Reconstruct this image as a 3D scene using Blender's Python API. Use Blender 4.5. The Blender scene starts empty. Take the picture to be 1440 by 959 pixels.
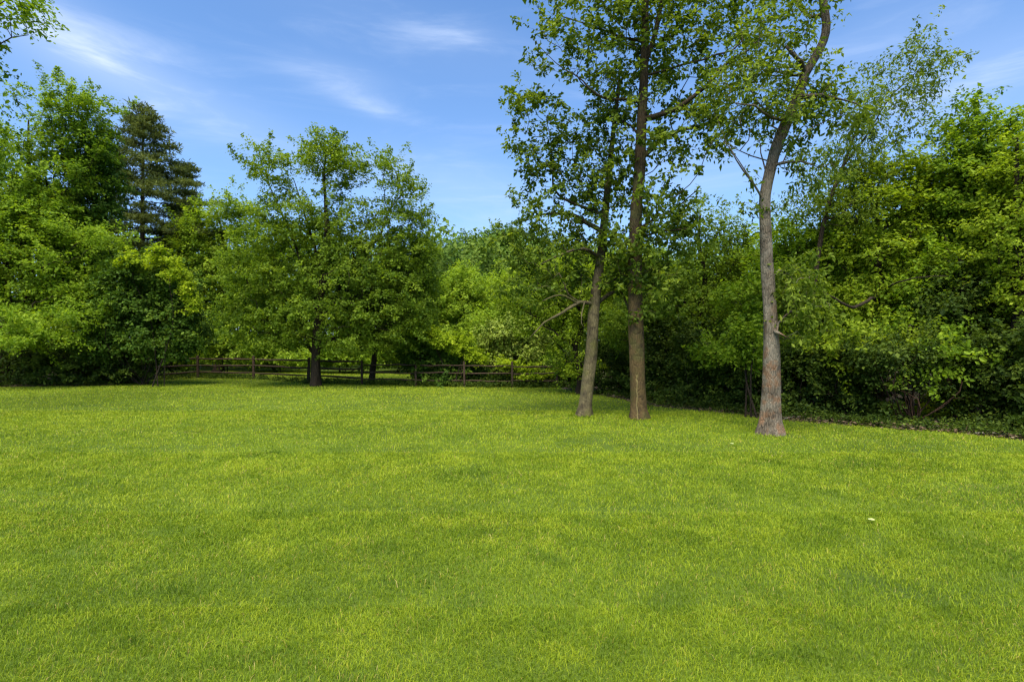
import bpy, math, random
import numpy as np

random.seed(7)
rng = np.random.default_rng(11)
SC = bpy.context.scene
COL = SC.collection
R = math.radians

# ------------------------------------------------------------------ camera
CAM_H = 2.0
F = 786.0                      # focal length in pixels of the 1440 wide photograph
cam_d = bpy.data.cameras.new('camera')
cam = bpy.data.objects.new('camera', cam_d)
COL.objects.link(cam)
cam.location = (0, 0, CAM_H)
cam.rotation_euler = (R(90), 0, 0)
cam_d.sensor_width = 36
cam_d.lens = 36 * F / 1440
cam_d.clip_end = 2000
SC.camera = cam

# ------------------------------------------------------------------ world, sun, exposure
SUN_EL, SUN_AZ = R(64), R(192)      # azimuth clockwise from +Y (the view direction)
w = bpy.data.worlds.new('World')
SC.world = w
w.use_nodes = True
nt = w.node_tree
nt.nodes.clear()
def N(t, **k):
    n = nt.nodes.new(t)
    for a, b in k.items():
        setattr(n, a, b)
    return n
out = N('ShaderNodeOutputWorld')
bg = N('ShaderNodeBackground')
sky = N('ShaderNodeTexSky', sky_type='NISHITA')
sky.sun_disc = False
sky.sun_elevation = SUN_EL
sky.sun_rotation = SUN_AZ
sky.altitude = 0
sky.air_density = 1.0
sky.dust_density = 1.0
sky.ozone_density = 2.2
bg.inputs['Strength'].default_value = 0.074
tc = N('ShaderNodeTexCoord')
# thin cirrus: streaky noise over the sky directions, gathered in a few soft wisps
def M(op, a, b=None, c=None):
    n = N('ShaderNodeMath', operation=op)
    for i, v in enumerate((a, b, c)):
        if v is None: continue
        if isinstance(v, (int, float)): n.inputs[i].default_value = v
        else: nt.links.new(v, n.inputs[i])
    return n.outputs[0]
sep = N('ShaderNodeSeparateXYZ')
nt.links.new(tc.outputs['Generated'], sep.inputs[0])
X, Y, Z = sep.outputs
az = M('ARCTAN2', X, Y)
el = M('ARCSINE', Z)
comb = N('ShaderNodeCombineXYZ')
nt.links.new(az, comb.inputs[0]); nt.links.new(el, comb.inputs[1])
mp = N('ShaderNodeMapping')
mp.inputs['Rotation'].default_value = (0, 0, R(24))
mp.inputs['Scale'].default_value = (2.4, 12, 1)
nt.links.new(comb.outputs[0], mp.inputs[0])
nz = N('ShaderNodeTexNoise')
nz.inputs['Scale'].default_value = 1.6
nz.inputs['Detail'].default_value = 9
nz.inputs['Roughness'].default_value = .6
nz.inputs['Distortion'].default_value = .55
nt.links.new(mp.outputs[0], nz.inputs['Vector'])
streak = N('ShaderNodeMapRange', interpolation_type='SMOOTHSTEP')
streak.inputs[1].default_value = .44; streak.inputs[2].default_value = .78
nt.links.new(nz.outputs[0], streak.inputs[0])
def pxdir(px, py):
    x, y, z = (px-720)/F, 1.0, (479.5-py)/F
    return math.atan2(x, y), math.asin(z/math.sqrt(x*x+y*y+z*z))
acc = None
for (px, py, sx, sy, rot, amt) in [(130, 85, .13, .035, -18, .5), (60, 40, .14, .06, -20, .3), (470, 108, .085, .022, -4, .42), (525, 152, .05, .014, -10, .4),
                                   (645, 52, .07, .016, 0, .3), (1380, 110, .13, .05, 12, .42), (1250, 60, .12, .05, 8, .28),
                                   (330, 170, .28, .04, -20, .28), (650, 262, .16, .045, -12, .35), (940, 250, .18, .05, 0, .2), (560, 40, .3, .05, -10, .12)]:
    a0, e0 = pxdir(px, py)
    da = M('SUBTRACT', az, a0); de = M('SUBTRACT', el, e0)
    c, s = math.cos(R(rot)), math.sin(R(rot))
    u = M('DIVIDE', M('ADD', M('MULTIPLY', da, c), M('MULTIPLY', de, s)), sx)
    v = M('DIVIDE', M('SUBTRACT', M('MULTIPLY', de, c), M('MULTIPLY', da, s)), sy)
    g = M('MULTIPLY', M('EXPONENT', M('MULTIPLY', M('ADD', M('MULTIPLY', u, u), M('MULTIPLY', v, v)), -1.0)), amt)
    acc = g if acc is None else M('ADD', acc, g)
lowhaze = M('MULTIPLY', M('EXPONENT', M('MULTIPLY', M('MAXIMUM', Z, 0.0), -4.0)), .48)
soft = M('ADD', M('MULTIPLY', streak.outputs[0], .62), .36)
cl = M('MINIMUM', M('ADD', M('ADD', M('MULTIPLY', acc, soft), M('MULTIPLY', streak.outputs[0], .11)), lowhaze), 1.0)
mx = N('ShaderNodeMix', data_type='RGBA')
nt.links.new(cl, mx.inputs[0])
tint = N('ShaderNodeMix', data_type='RGBA', blend_type='MULTIPLY')
tint.inputs[0].default_value = 1.0
tint.inputs[7].default_value = (.62, .98, 1.30, 1)
nt.links.new(sky.outputs[0], tint.inputs[6])
nt.links.new(tint.outputs[2], mx.inputs[6])
mx.inputs[7].default_value = (4.5, 5.3, 6.8, 1)
nt.links.new(mx.outputs[2], bg.inputs['Color'])
nt.links.new(bg.outputs[0], out.inputs[0])

sd = bpy.data.lights.new('sun', 'SUN')
sd.energy = 3.9
sd.angle = R(45)
sd.color = (1.0, .92, .74)
sun = bpy.data.objects.new('sun', sd)
COL.objects.link(sun)
sun.rotation_euler = (R(90) - SUN_EL, 0, math.pi - SUN_AZ)
SC.view_settings.view_transform = 'Standard'
SC.view_settings.look = 'None'
SC.view_settings.gamma = 1
SC.view_settings.use_curve_mapping = False
SC.view_settings.exposure = 1.33
SC.cycles.max_bounces = 9
SC.cycles.diffuse_bounces = 7
SC.cycles.glossy_bounces = 2
SC.cycles.transmission_bounces = 7
SC.cycles.use_denoising = True
SC.cycles.caustics_reflective = False
SC.cycles.caustics_refractive = False
SC.cycles.filter_width = 1.3

# ------------------------------------------------------------------ helpers
def at(px, py, d):
    return np.array([(px-720)/F*d, d, CAM_H - (py-479.5)/F*d])

def tag(o, label=None, cat=None, group=None, kind=None):
    if label: o['label'] = label
    if cat: o['category'] = cat
    if group: o['group'] = group
    if kind: o['kind'] = kind
    return o

def mesh_obj(name, V, Fc, mat, parent=None, tint=None, smooth=False):
    """V (n,3), Fc (m,k) faces all of k corners, tint per face."""
    me = bpy.data.meshes.new(name)
    V = np.asarray(V, np.float32)
    blocks = Fc if isinstance(Fc, list) else [Fc]
    blocks = [b for b in blocks if len(b)]
    idx = np.concatenate([b.ravel() for b in blocks]).astype(np.int32)
    tot = np.concatenate([np.full(len(b), b.shape[1]) for b in blocks]).astype(np.int32)
    start = np.concatenate([[0], np.cumsum(tot)[:-1]]).astype(np.int32)
    me.vertices.add(len(V)); me.vertices.foreach_set('co', V.ravel())
    me.loops.add(len(idx)); me.loops.foreach_set('vertex_index', idx)
    me.polygons.add(len(tot)); me.polygons.foreach_set('loop_start', start)
    me.polygons.foreach_set('loop_total', tot)
    if tint is not None:
        a = me.attributes.new('tint', 'FLOAT', 'FACE')
        a.data.foreach_set('value', np.asarray(tint, np.float32))
    me.update(calc_edges=True)
    me.polygons.foreach_set('use_smooth', np.full(len(tot), smooth))
    me.materials.append(mat)
    o = bpy.data.objects.new(name, me)
    COL.objects.link(o)
    if parent is not None: o.parent = parent
    return o

def empty(name, loc):
    o = bpy.data.objects.new(name, None)
    o.location = tuple(float(v) for v in loc)
    o.empty_display_size = .3
    COL.objects.link(o)
    return o

_lat = rng.random((256, 256))
def vnoise(x, y):
    xi, yi = np.floor(x).astype(int), np.floor(y).astype(int)
    fx, fy = x-xi, y-yi
    fx = fx*fx*(3-2*fx); fy = fy*fy*(3-2*fy)
    a = _lat[xi % 256, yi % 256]; b = _lat[(xi+1) % 256, yi % 256]
    c = _lat[xi % 256, (yi+1) % 256]; d = _lat[(xi+1) % 256, (yi+1) % 256]
    return (a*(1-fx)+b*fx)*(1-fy) + (c*(1-fx)+d*fx)*fy
def fbm(x, y, o=4):
    s = 0; a = .5; t = 0
    for i in range(o):
        s = s + a*vnoise(x*2**i+17.3*i, y*2**i+5.1*i); t += a; a *= .5
    return s/t

# ------------------------------------------------------------------ materials
def newmat(name):
    m = bpy.data.materials.new(name)
    m.use_nodes = True
    t = m.node_tree
    t.nodes.clear()
    return m, t
def ramp(t, stops):
    r = t.nodes.new('ShaderNodeValToRGB')
    e = r.color_ramp.elements
    while len(e) < len(stops): e.new(.5)
    for k, (p, c) in zip(e, stops):
        k.position = p; k.color = (*c, 1)
    return r

def leaf_mat(name, dark, mid, light, trans=.45, gloss=.12, rough=.6):
    m, t = newmat(name)
    L = t.links.new
    at_ = t.nodes.new('ShaderNodeAttribute'); at_.attribute_name = 'tint'
    r = ramp(t, [(0, dark), (.5, mid), (1, light)])
    L(at_.outputs['Fac'], r.inputs[0])
    p = t.nodes.new('ShaderNodeBsdfPrincipled')
    p.inputs['Roughness'].default_value = rough
    p.inputs['Specular IOR Level'].default_value = gloss
    L(r.outputs[0], p.inputs['Base Color'])
    tr = t.nodes.new('ShaderNodeBsdfTranslucent')
    hs = t.nodes.new('ShaderNodeMix'); hs.data_type = 'RGBA'; hs.blend_type = 'MULTIPLY'
    hs.inputs[0].default_value = 1; hs.inputs[7].default_value = (1.5, 1.45, .6, 1)
    L(r.outputs[0], hs.inputs[6]); L(hs.outputs[2], tr.inputs[0])
    mxs = t.nodes.new('ShaderNodeMixShader'); mxs.inputs[0].default_value = trans
    o = t.nodes.new('ShaderNodeOutputMaterial')
    L(p.outputs[0], mxs.inputs[1]); L(tr.outputs[0], mxs.inputs[2]); L(mxs.outputs[0], o.inputs[0])
    return m

def bark_mat(name, c1, c2, c3=None, patch=None, scale=1.0, low=0, high=1.5, scar=None, cover=(.46, .64), c3z=(6, 12), c3cover=(.48, .66)):
    """furrowed bark; patch = blotches fading upward"""
    m, t = newmat(name)
    L = t.links.new
    tcn = t.nodes.new('ShaderNodeTexCoord')
    mp = t.nodes.new('ShaderNodeMapping'); mp.inputs['Scale'].default_value = (14*scale, 14*scale, 3.0*scale)
    L(tcn.outputs['Object'], mp.inputs[0])
    n1 = t.nodes.new('ShaderNodeTexNoise'); n1.inputs['Scale'].default_value = 1.6; n1.inputs['Detail'].default_value = 8
    n1.inputs['Roughness'].default_value = .68
    L(mp.outputs[0], n1.inputs[0])
    vo = t.nodes.new('ShaderNodeTexVoronoi'); vo.feature = 'DISTANCE_TO_EDGE'; vo.inputs['Scale'].default_value = 1.7
    L(mp.outputs[0], vo.inputs[0])
    r = ramp(t, [(.28, c1), (.62, c2)])
    L(n1.outputs[0], r.inputs[0])
    col = r.outputs[0]
    fur = t.nodes.new('ShaderNodeMapRange'); fur.inputs[2].default_value = .16
    fur.inputs[3].default_value = .62; fur.inputs[4].default_value = 1.0
    L(vo.outputs[0], fur.inputs[0])
    mul = t.nodes.new('ShaderNodeMix'); mul.data_type = 'RGBA'; mul.blend_type = 'MULTIPLY'; mul.inputs[0].default_value = 1
    L(col, mul.inputs[6]); L(fur.outputs[0], mul.inputs[7]); col = mul.outputs[2]
    def blotch(colr, sc, lo, hi, z0, z1, amt):
        nonlocal col
        nn = t.nodes.new('ShaderNodeTexNoise'); nn.inputs['Scale'].default_value = sc; nn.inputs['Detail'].default_value = 6
        L(tcn.outputs['Object'], nn.inputs[0])
        mr = t.nodes.new('ShaderNodeMapRange'); mr.inputs[1].default_value = lo; mr.inputs[2].default_value = hi
        mr.inputs[4].default_value = amt; mr.interpolation_type = 'SMOOTHSTEP'
        L(nn.outputs[0], mr.inputs[0])
        sp = t.nodes.new('ShaderNodeSeparateXYZ'); L(tcn.outputs['Object'], sp.inputs[0])
        zr = t.nodes.new('ShaderNodeMapRange'); zr.inputs[1].default_value = z1; zr.inputs[2].default_value = z0
        L(sp.outputs[2], zr.inputs[0])
        mm = t.nodes.new('ShaderNodeMath'); mm.operation = 'MULTIPLY'
        L(mr.outputs[0], mm.inputs[0]); L(zr.outputs[0], mm.inputs[1])
        x = t.nodes.new('ShaderNodeMix'); x.data_type = 'RGBA'
        L(mm.outputs[0], x.inputs[0]); L(col, x.inputs[6]); x.inputs[7].default_value = (*colr, 1)
        col = x.outputs[2]
    
    if patch and cover[0] < .4: blotch(patch, 4.5, *cover, low, high, .9)
    if c3: blotch(c3, 3.0, *c3cover, *c3z, .7)
    if patch and cover[0] >= .4: blotch(patch, 4.5, *cover, low, high, .75)
    if scar:
        sx_, z0_, z1_, wd_ = scar
        sp = t.nodes.new('ShaderNodeSeparateXYZ'); L(tcn.outputs['Object'], sp.inputs[0])
        wob = t.nodes.new('ShaderNodeTexNoise'); wob.inputs['Scale'].default_value = 5; L(tcn.outputs['Object'], wob.inputs[0])
        def mm(op, a, b_):
            q_ = t.nodes.new('ShaderNodeMath'); q_.operation = op
            for k_, v_ in enumerate((a, b_)):
                if isinstance(v_, (int, float)): q_.inputs[k_].default_value = v_
                else: L(v_, q_.inputs[k_])
            return q_.outputs[0]
        xx = mm('ADD', mm('SUBTRACT', sp.outputs[0], sx_), mm('MULTIPLY', mm('SUBTRACT', wob.outputs[0], .5), .09))
        fx = mm('LESS_THAN', mm('ABSOLUTE', xx, 0), wd_)
        f = mm('MULTIPLY', mm('MULTIPLY', fx, mm('LESS_THAN', sp.outputs[1], -.02)), mm('MULTIPLY', mm('GREATER_THAN', sp.outputs[2], z0_), mm('LESS_THAN', sp.outputs[2], z1_)))
        x = t.nodes.new('ShaderNodeMix'); x.data_type = 'RGBA'
        L(mm('MULTIPLY', f, .55), x.inputs[0]); L(col, x.inputs[6]); x.inputs[7].default_value = (.26, .21, .085, 1); col = x.outputs[2]
    p = t.nodes.new('ShaderNodeBsdfPrincipled'); p.inputs['Roughness'].default_value = .9
    p.inputs['Specular IOR Level'].default_value = .2
    L(col, p.inputs['Base Color'])
    ad = t.nodes.new('ShaderNodeMath'); ad.operation = 'ADD'
    L(n1.outputs[0], ad.inputs[0]); L(fur.outputs[0], ad.inputs[1])
    b = t.nodes.new('ShaderNodeBump'); b.inputs['Strength'].default_value = .9; b.inputs['Distance'].default_value = .03
    L(ad.outputs[0], b.inputs['Height']); L(b.outputs[0], p.inputs['Normal'])
    o = t.nodes.new('ShaderNodeOutputMaterial'); L(p.outputs[0], o.inputs[0])
    return m

LM = {
 'oak':    leaf_mat('oak_leaf', (.052, .098, .008), (.122, .192, .015), (.215, .29, .026)),
 'tall':   leaf_mat('tall_tree_leaf', (.036, .068, .007), (.096, .150, .014), (.20, .26, .028)),
 'thin':   leaf_mat('cherry_leaf', (.046, .080, .007), (.118, .176, .016), (.22, .28, .032)),
 'maple':  leaf_mat('maple_leaf', (.055, .112, .007), (.145, .235, .014), (.25, .345, .024)),
 'bright': leaf_mat('light_leaf', (.085, .155, .012), (.19, .285, .022), (.30, .39, .034)),
 'yellow': leaf_mat('yellow_green_leaf', (.085, .140, .008), (.195, .275, .016), (.31, .39, .028)),
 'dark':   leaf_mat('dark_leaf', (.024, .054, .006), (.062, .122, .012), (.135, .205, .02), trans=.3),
 'under':  leaf_mat('underwood_shade_leaf', (.016, .034, .005), (.044, .078, .009), (.11, .155, .018), trans=.34),  # dark leaf colour carries part of the shade under the canopy
 'far':    leaf_mat('far_haze_leaf', (.040, .086, .016), (.095, .16, .028), (.16, .225, .04), trans=.3, gloss=.03),  # cooler green put into the leaves to stand for distance haze
 'pine':   leaf_mat('pine_needle', (.042, .060, .018), (.098, .125, .032), (.17, .20, .05), trans=.25, gloss=.08),
 'vine':   leaf_mat('vine_leaf', (.11, .17, .007), (.24, .33, .014), (.36, .44, .026)),
 'silver': leaf_mat('grey_green_leaf', (.08, .125, .014), (.18, .245, .032), (.32, .38, .08), trans=.3),
}
BK = {
 'dark':  bark_mat('dark_bark', (.014, .010, .007), (.050, .035, .022)),
 'brown': bark_mat('brown_bark', (.018, .012, .008), (.070, .048, .026), (.070, .068, .02), patch=(.105, .070, .028), low=3.2, high=4.6, cover=(.30, .56), scar=(-.10, .02, 1.15, .013)),  # upper trunk coloured dark to give its silhouette against the sky; paler patch below
 'moss':  bark_mat('mossy_bark', (.022, .017, .011), (.085, .066, .040), (.11, .105, .03), patch=(.145, .118, .060), low=2.9, high=4.2, cover=(.30, .56)),  # upper stem's backlit darkness is in the colour; paler mossy tones lower down
 'grey':  bark_mat('grey_lichened_bark', (.036, .027, .019), (.15, .118, .085), (.24, .205, .155), patch=(.20, .105, .055), low=2.0, high=3.2, scale=1.15, c3z=(4.6, 6.5), c3cover=(.36, .60)),  # lichen and orange stain below; upper trunk painted dark like a backlit silhouette
 'wood':  bark_mat('weathered_fence_wood', (.026, .017, .012), (.085, .055, .036), scale=1.5),
 'dead':  bark_mat('bleached_dead_wood', (.12, .11, .08), (.34, .31, .23)),
 'red':   bark_mat('reddish_stem_bark', (.018, .011, .007), (.07, .038, .022)),
}

# ------------------------------------------------------------------ tree building
def resample(P, rad, step):
    P = np.asarray(P, float); rad = np.asarray(rad, float)
    # smooth through Catmull-Rom
    n = len(P)
    Q = []; q = []
    for i in range(n-1):
        p0, p1, p2, p3 = P[max(i-1, 0)], P[i], P[i+1], P[min(i+2, n-1)]
        k = max(1, int(round(np.linalg.norm(p2-p1)/step)))
        for j in range(k):
            u = j/k
            Q.append(.5*((2*p1)+(-p0+p2)*u+(2*p0-5*p1+4*p2-p3)*u*u+(-p0+3*p1-3*p2+p3)*u**3))
            q.append(rad[i]*(1-u)+rad[i+1]*u)
    Q.append(P[-1]); q.append(rad[-1])
    return np.array(Q), np.array(q)

def tube(P, rad, k, rough=0.0, flare=0.0, cap=True, seed=0):
    P = np.asarray(P); n = len(P)
    T = np.gradient(P, axis=0); T /= np.linalg.norm(T, axis=1)[:, None]+1e-9
    ref = np.array([0, 1., 0]) if abs(T[0][1]) < .9 else np.array([1., 0, 0])
    A = np.zeros((n, 3)); B = np.zeros((n, 3))
    a = np.cross(T[0], ref); a /= np.linalg.norm(a)
    for i in range(n):
        a = a - T[i]*np.dot(a, T[i]); a /= np.linalg.norm(a)+1e-9
        A[i] = a; B[i] = np.cross(T[i], a)
    th = np.linspace(0, 2*np.pi, k, endpoint=False)
    rr = np.asarray(rad)[:, None]*np.ones(k)[None]
    if rough:
        L = np.cumsum(np.r_[0, np.linalg.norm(np.diff(P, axis=0), axis=1)])
        nz_ = vnoise(np.cos(th)[None]*2.2+seed+50+L[:, None]*.9, np.sin(th)[None]*2.2+70+L[:, None]*1.4+seed)
        nf = vnoise(np.cos(th)[None]*6+seed+90+L[:, None]*3, np.sin(th)[None]*6+30+L[:, None]*2)
        rr = rr*(1+rough*(nz_-.5)*2+rough*.45*(nf-.5)*2)
    if flare:
        h = P[:, 2]
        lob = 1+.35*np.cos(th*5+seed)+.2*np.cos(th*3+1.3*seed)
        rr = rr*(1+flare*np.exp(-np.maximum(h, 0)/.16)[:, None]*lob[None])
    V = P[:, None]+A[:, None]*(np.cos(th)[None, :, None]*rr[..., None])+B[:, None]*(np.sin(th)[None, :, None]*rr[..., None])
    V = V.reshape(-1, 3)
    i = np.arange(n-1)[:, None]*k; j = np.arange(k)[None]; j2 = (j+1) % k
    Q = np.stack([i+j, i+j2, i+k+j2, i+k+j], -1).reshape(-1, 4)
    if cap:
        V = np.vstack([V, P[-1]])
        e = (n-1)*k
        Q = np.vstack([Q, np.stack([e+j[0], e+j2[0], np.full(k, len(V)-1), np.full(k, len(V)-1)], -1)])
    return V, Q

def merge(parts):
    V = []; Q = []; T3 = []; o = 0
    for v, q in parts:
        good = q[q[:, 2] != q[:, 3]] if q.shape[1] == 4 else q
        tri = q[q[:, 2] == q[:, 3]][:, :3] if q.shape[1] == 4 else np.zeros((0, 3), int)
        V.append(v); Q.append(good+o); T3.append(tri+o); o += len(v)
    return np.vstack(V), [np.vstack(Q), np.vstack(T3)]

def unit(a):
    return a/(np.linalg.norm(a, axis=-1, keepdims=True)+1e-9)

def leaf_faces(C, rc, per, size, aspect=.62, dirs=None, shoot=.45, slen=2.2, flat=.22, droop=.35, up=.8, spread=.65, hang=.25, tmean=None, outc=None, tvar=.16, clus=.2):
    """C cluster centres. per leaves in a flattened drooping spray around each."""
    K = len(C); per = int(per)
    rcs = rc*rng.uniform(.6, 1.35, K)
    a = rng.uniform(0, 2*np.pi, (K, per)); r = np.sqrt(rng.random((K, per)))*rcs[:, None]
    tilt = rng.normal(0, .28, (K, 2))
    dx, dy = r*np.cos(a), r*np.sin(a)
    dz = rng.normal(0, 1, (K, per))*flat*rcs[:, None]-droop*r*r/rcs[:, None]+dx*tilt[:, :1]+dy*tilt[:, 1:]
    O = np.stack([dx, dy, dz], -1)
    if dirs is not None:      # part of the clusters are leafy shoots that reach outwards and up
        sh = rng.random(K) < shoot
        D_ = unit(dirs+rng.normal(0, .25, (K, 3))+np.array([0, 0, .45]))
        u_ = rng.random((K, per)); Ls = rcs[:, None]*slen
        S = D_[:, None]*(u_*Ls)[..., None]+rng.normal(0, 1, (K, per, 3))*(rcs[:, None]*.30*(1.1-u_*.8))[..., None]
        S[..., 2] -= .10*Ls*u_*u_
        O[sh] = S[sh]
    P = (C[:, None]+O).reshape(-1, 3)
    n = K*per
    nrm = rng.normal(0, spread, (n, 3)); nrm[:, 2] += up
    if outc is not None:
        nrm += .55*unit(P-outc)
    nrm = unit(nrm)
    t = np.stack([np.cos(a), np.sin(a), np.zeros_like(a)], -1).reshape(-1, 3)+rng.normal(0, .7, (n, 3))
    t[:, 2] -= hang
    t = unit(t-nrm*np.sum(t*nrm, -1, keepdims=True))
    b = np.cross(nrm, t)
    s = size*rng.lognormal(0, .25, n)[:, None]
    fold = nrm*s*rng.uniform(.02, .16, (n, 1))
    V = np.stack([P, P+t*s*.45+b*s*aspect*.5+fold, P+t*s, P+t*s*.45-b*s*aspect*.5+fold], 1).reshape(-1, 3)
    i = np.arange(n)[:, None]*4
    Fc = np.stack([np.hstack([i, i+1, i+2]), np.hstack([i, i+2, i+3])], 1).reshape(-1, 3)
    base = rng.normal(.5, clus, K)
    if tmean is not None: base = base+tmean
    tn = np.clip(np.repeat(base, per)+rng.normal(0, tvar, n), 0, 1)
    return V, Fc, np.repeat(tn, 2)

def lobe_points(lobes, d, depth, n, shell=.5):
    """lobes: (px, py, rx, ry[, weight[, depth shift m[, depth radius]]])"""
    W = np.array([l[2]*l[3]*(l[4] if len(l) > 4 and l[4] is not None else 1) for l in lobes], float)
    cnt = rng.multinomial(n, W/W.sum())
    out_ = []
    for l, c in zip(lobes, cnt):
        if not c: continue
        u = unit(rng.normal(0, 1, (c, 3)))
        rr = rng.random(c)**(1/3*(1-shell*.6))
        u = u*rr[:, None]
        sh = l[5] if len(l) > 5 else 0
        dp = l[6] if len(l) > 6 else max(depth*.55, l[2]/F*d) if depth else l[2]/F*d
        ctr = at(l[0], l[1], d+sh)
        out_.append(ctr+u*np.array([l[2]/F*d, dp, l[3]/F*d]))
    return np.vstack(out_)

def grow(seedP, seedPar, seedOK, pts, bf):
    """each point joins the growing tree where distance + bf * path length is least"""
    pos = [p for p in seedP]; par = list(seedPar)
    pl = np.zeros(len(pos))
    for i in range(len(pos)):
        if par[i] >= 0: pl[i] = pl[par[i]]+np.linalg.norm(pos[i]-pos[par[i]])
    okI = np.where(seedOK)[0]
    D = np.linalg.norm(pts[:, None]-np.array(seedP)[okI][None], axis=2)+bf*pl[okI][None]
    bi = D.argmin(1); best = D[np.arange(len(pts)), bi]; who = okI[bi]
    left = np.ones(len(pts), bool)
    pl = list(pl)
    for _ in range(len(pts)):
        k = int(np.argmin(np.where(left, best, 1e9)))
        left[k] = False
        p0 = pos[who[k]]; p1 = pts[k]; L = np.linalg.norm(p1-p0)
        base = who[k]
        if L > .5:    # a slightly bowed mid node
            mid = (p0+p1)/2+rng.normal(0, .06*L, 3)+np.array([0, 0, .05*L])
            pos.append(mid); par.append(int(base)); pl.append(pl[base]+L/2); base = len(pos)-1
        pos.append(p1); par.append(int(base)); pl.append(pl[who[k]]+L)
        me = len(pos)-1
        dd = np.linalg.norm(pts-p1, axis=1)+bf*pl[me]
        upd = left & (dd < best)
        best[upd] = dd[upd]; who[upd] = me
    return np.array(pos), np.array(par)

def build_tree(name, label, cat, d, trunk, lobes, leaf, bark, npts, per, size, rc,
               depth=1.5, group=None, limbs=(), okz=1.5, bf=.35, tip=.006, minr=.009, sides=10, rough=.12, flare=.7,
               shell=.5, leafkw=None, crown='crown', trunkname='trunk', leafdesc=4, deadlimbs=(), extra=None, tshift=0):
    """trunk: [(px, py, radius m, depth shift)] from the ground up; everything in real metres at distance d"""
    leafkw = leafkw or {}
    def poly(pl_, base=False):
        P = []; q = []
        for t in pl_:
            P.append(at(t[0], t[1], d+(t[3] if len(t) > 3 else 0))); q.append(t[2])
        if base: P[0][2] = -.12
        return np.array(P), np.array(q)
    P, q = poly(trunk, True)
    base = np.array([P[0][0], P[0][1], 0])
    root = empty(name, base)
    tag(root, label, cat, group)
    TP, TR = resample(P, q, .22)
    sP = list(TP); sPar = [-1]+list(range(len(TP)-1)); fixed = list(TR); ok = list(TP[:, 2] > okz)
    chains = [(TP, TR, True)]
    for lb in limbs:
        lp, lq = poly(lb)
        j = int(np.argmin(np.linalg.norm(TP-lp[0], axis=1)))
        lp[0] = TP[j]
        LP, LR = resample(lp, lq, .25)
        LP[1:-1] += rng.normal(0, .012, LP[1:-1].shape)
        chains.append((LP, LR, False))
        p0 = j
        for p_, r_ in zip(LP[1:], LR[1:]):
            sP.append(p_); sPar.append(p0); fixed.append(r_); ok.append(True); p0 = len(sP)-1
    ok = np.array(ok)
    pts = lobe_points(lobes, d, depth, npts, shell)
    pts = pts[pts[:, 2] > .15]
    if not ok.any(): ok[-1] = True
    pos, par = grow(np.array(sP), sPar, ok, pts, bf)
    ns = len(sP); n = len(pos)
    order = np.arange(n)
    tips = np.zeros(n); kids = [[] for _ in range(n)]
    for i in range(n):
        if par[i] >= 0: kids[par[i]].append(i)
    for i in range(n-1, -1, -1):
        if not kids[i]: tips[i] = max(tips[i], 1)
        if par[i] >= 0: tips[par[i]] += tips[i]
    rad = tip*tips**.5
    parts = []
    for ci, (cp, cr, main) in enumerate(chains):
        kk = (28 if sides > 10 else sides+2) if main else max(6, sides-2)
        parts.append(tube(cp, cr, kk, rough if main else rough*.6, flare if main else 0, seed=ci*3.1+base[0]))
    # grown branches
    done = np.zeros(n, bool); done[:ns] = True
    for i in range(ns, n):
        if done[i] or (par[i] >= ns): continue
        stack = [i]
        while stack:
            s = stack.pop()
            ch = [par[s], s]
            while True:
                done[ch[-1]] = True
                ks = kids[ch[-1]]
                if not ks: break
                ks = sorted(ks, key=lambda q_: -tips[q_])
                stack += ks[1:]
                ch.append(ks[0])
            rr = rad[ch]; rr[0] = min(rr[1]*1.15, fixed[ch[0]]*.8 if ch[0] < ns else rr[1]*1.15)
            keep = rr > minr
            m = int(keep.sum()) if keep.all() else int(np.argmin(keep))
            if m >= 2:
                m = min(len(ch), m+1)
                rq = rr[:m].copy()
                if m == len(ch): rq[-1] *= .4
                parts.append(tube(pos[ch[:m]], rq, 7 if rr[1] > .03 else 5))
    for lb in deadlimbs:
        lp, lq = poly(lb)
        LP, LR = resample(lp, lq, .2)
        LP[1:] += rng.normal(0, .012, LP[1:].shape)
        parts.append(tube(LP, LR, 6))
    V, Q = merge(parts)
    tr = mesh_obj(trunkname, V-base, Q, BK[bark], root, smooth=True)
    # leaves around the thin ends
    sel = np.where((np.arange(n) >= ns) & (tips <= leafdesc))[0]
    C = pos[sel]
    cen = C.mean(0)
    z0, z1 = C[:, 2].min(), C[:, 2].max()
    if d > 19 and d < 60: per, size = per*1.4, size*.84
    V, Fc, tn = leaf_faces(C, rc, per, size, outc=cen, tmean=np.full(len(C), tshift), **{'dirs': unit(pos[sel]-pos[par[sel]]), **leafkw})
    cr = mesh_obj(crown, V-base, Fc, LM[leaf], root, tint=tn)
    if extra: extra(root, base)
    return root

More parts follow.
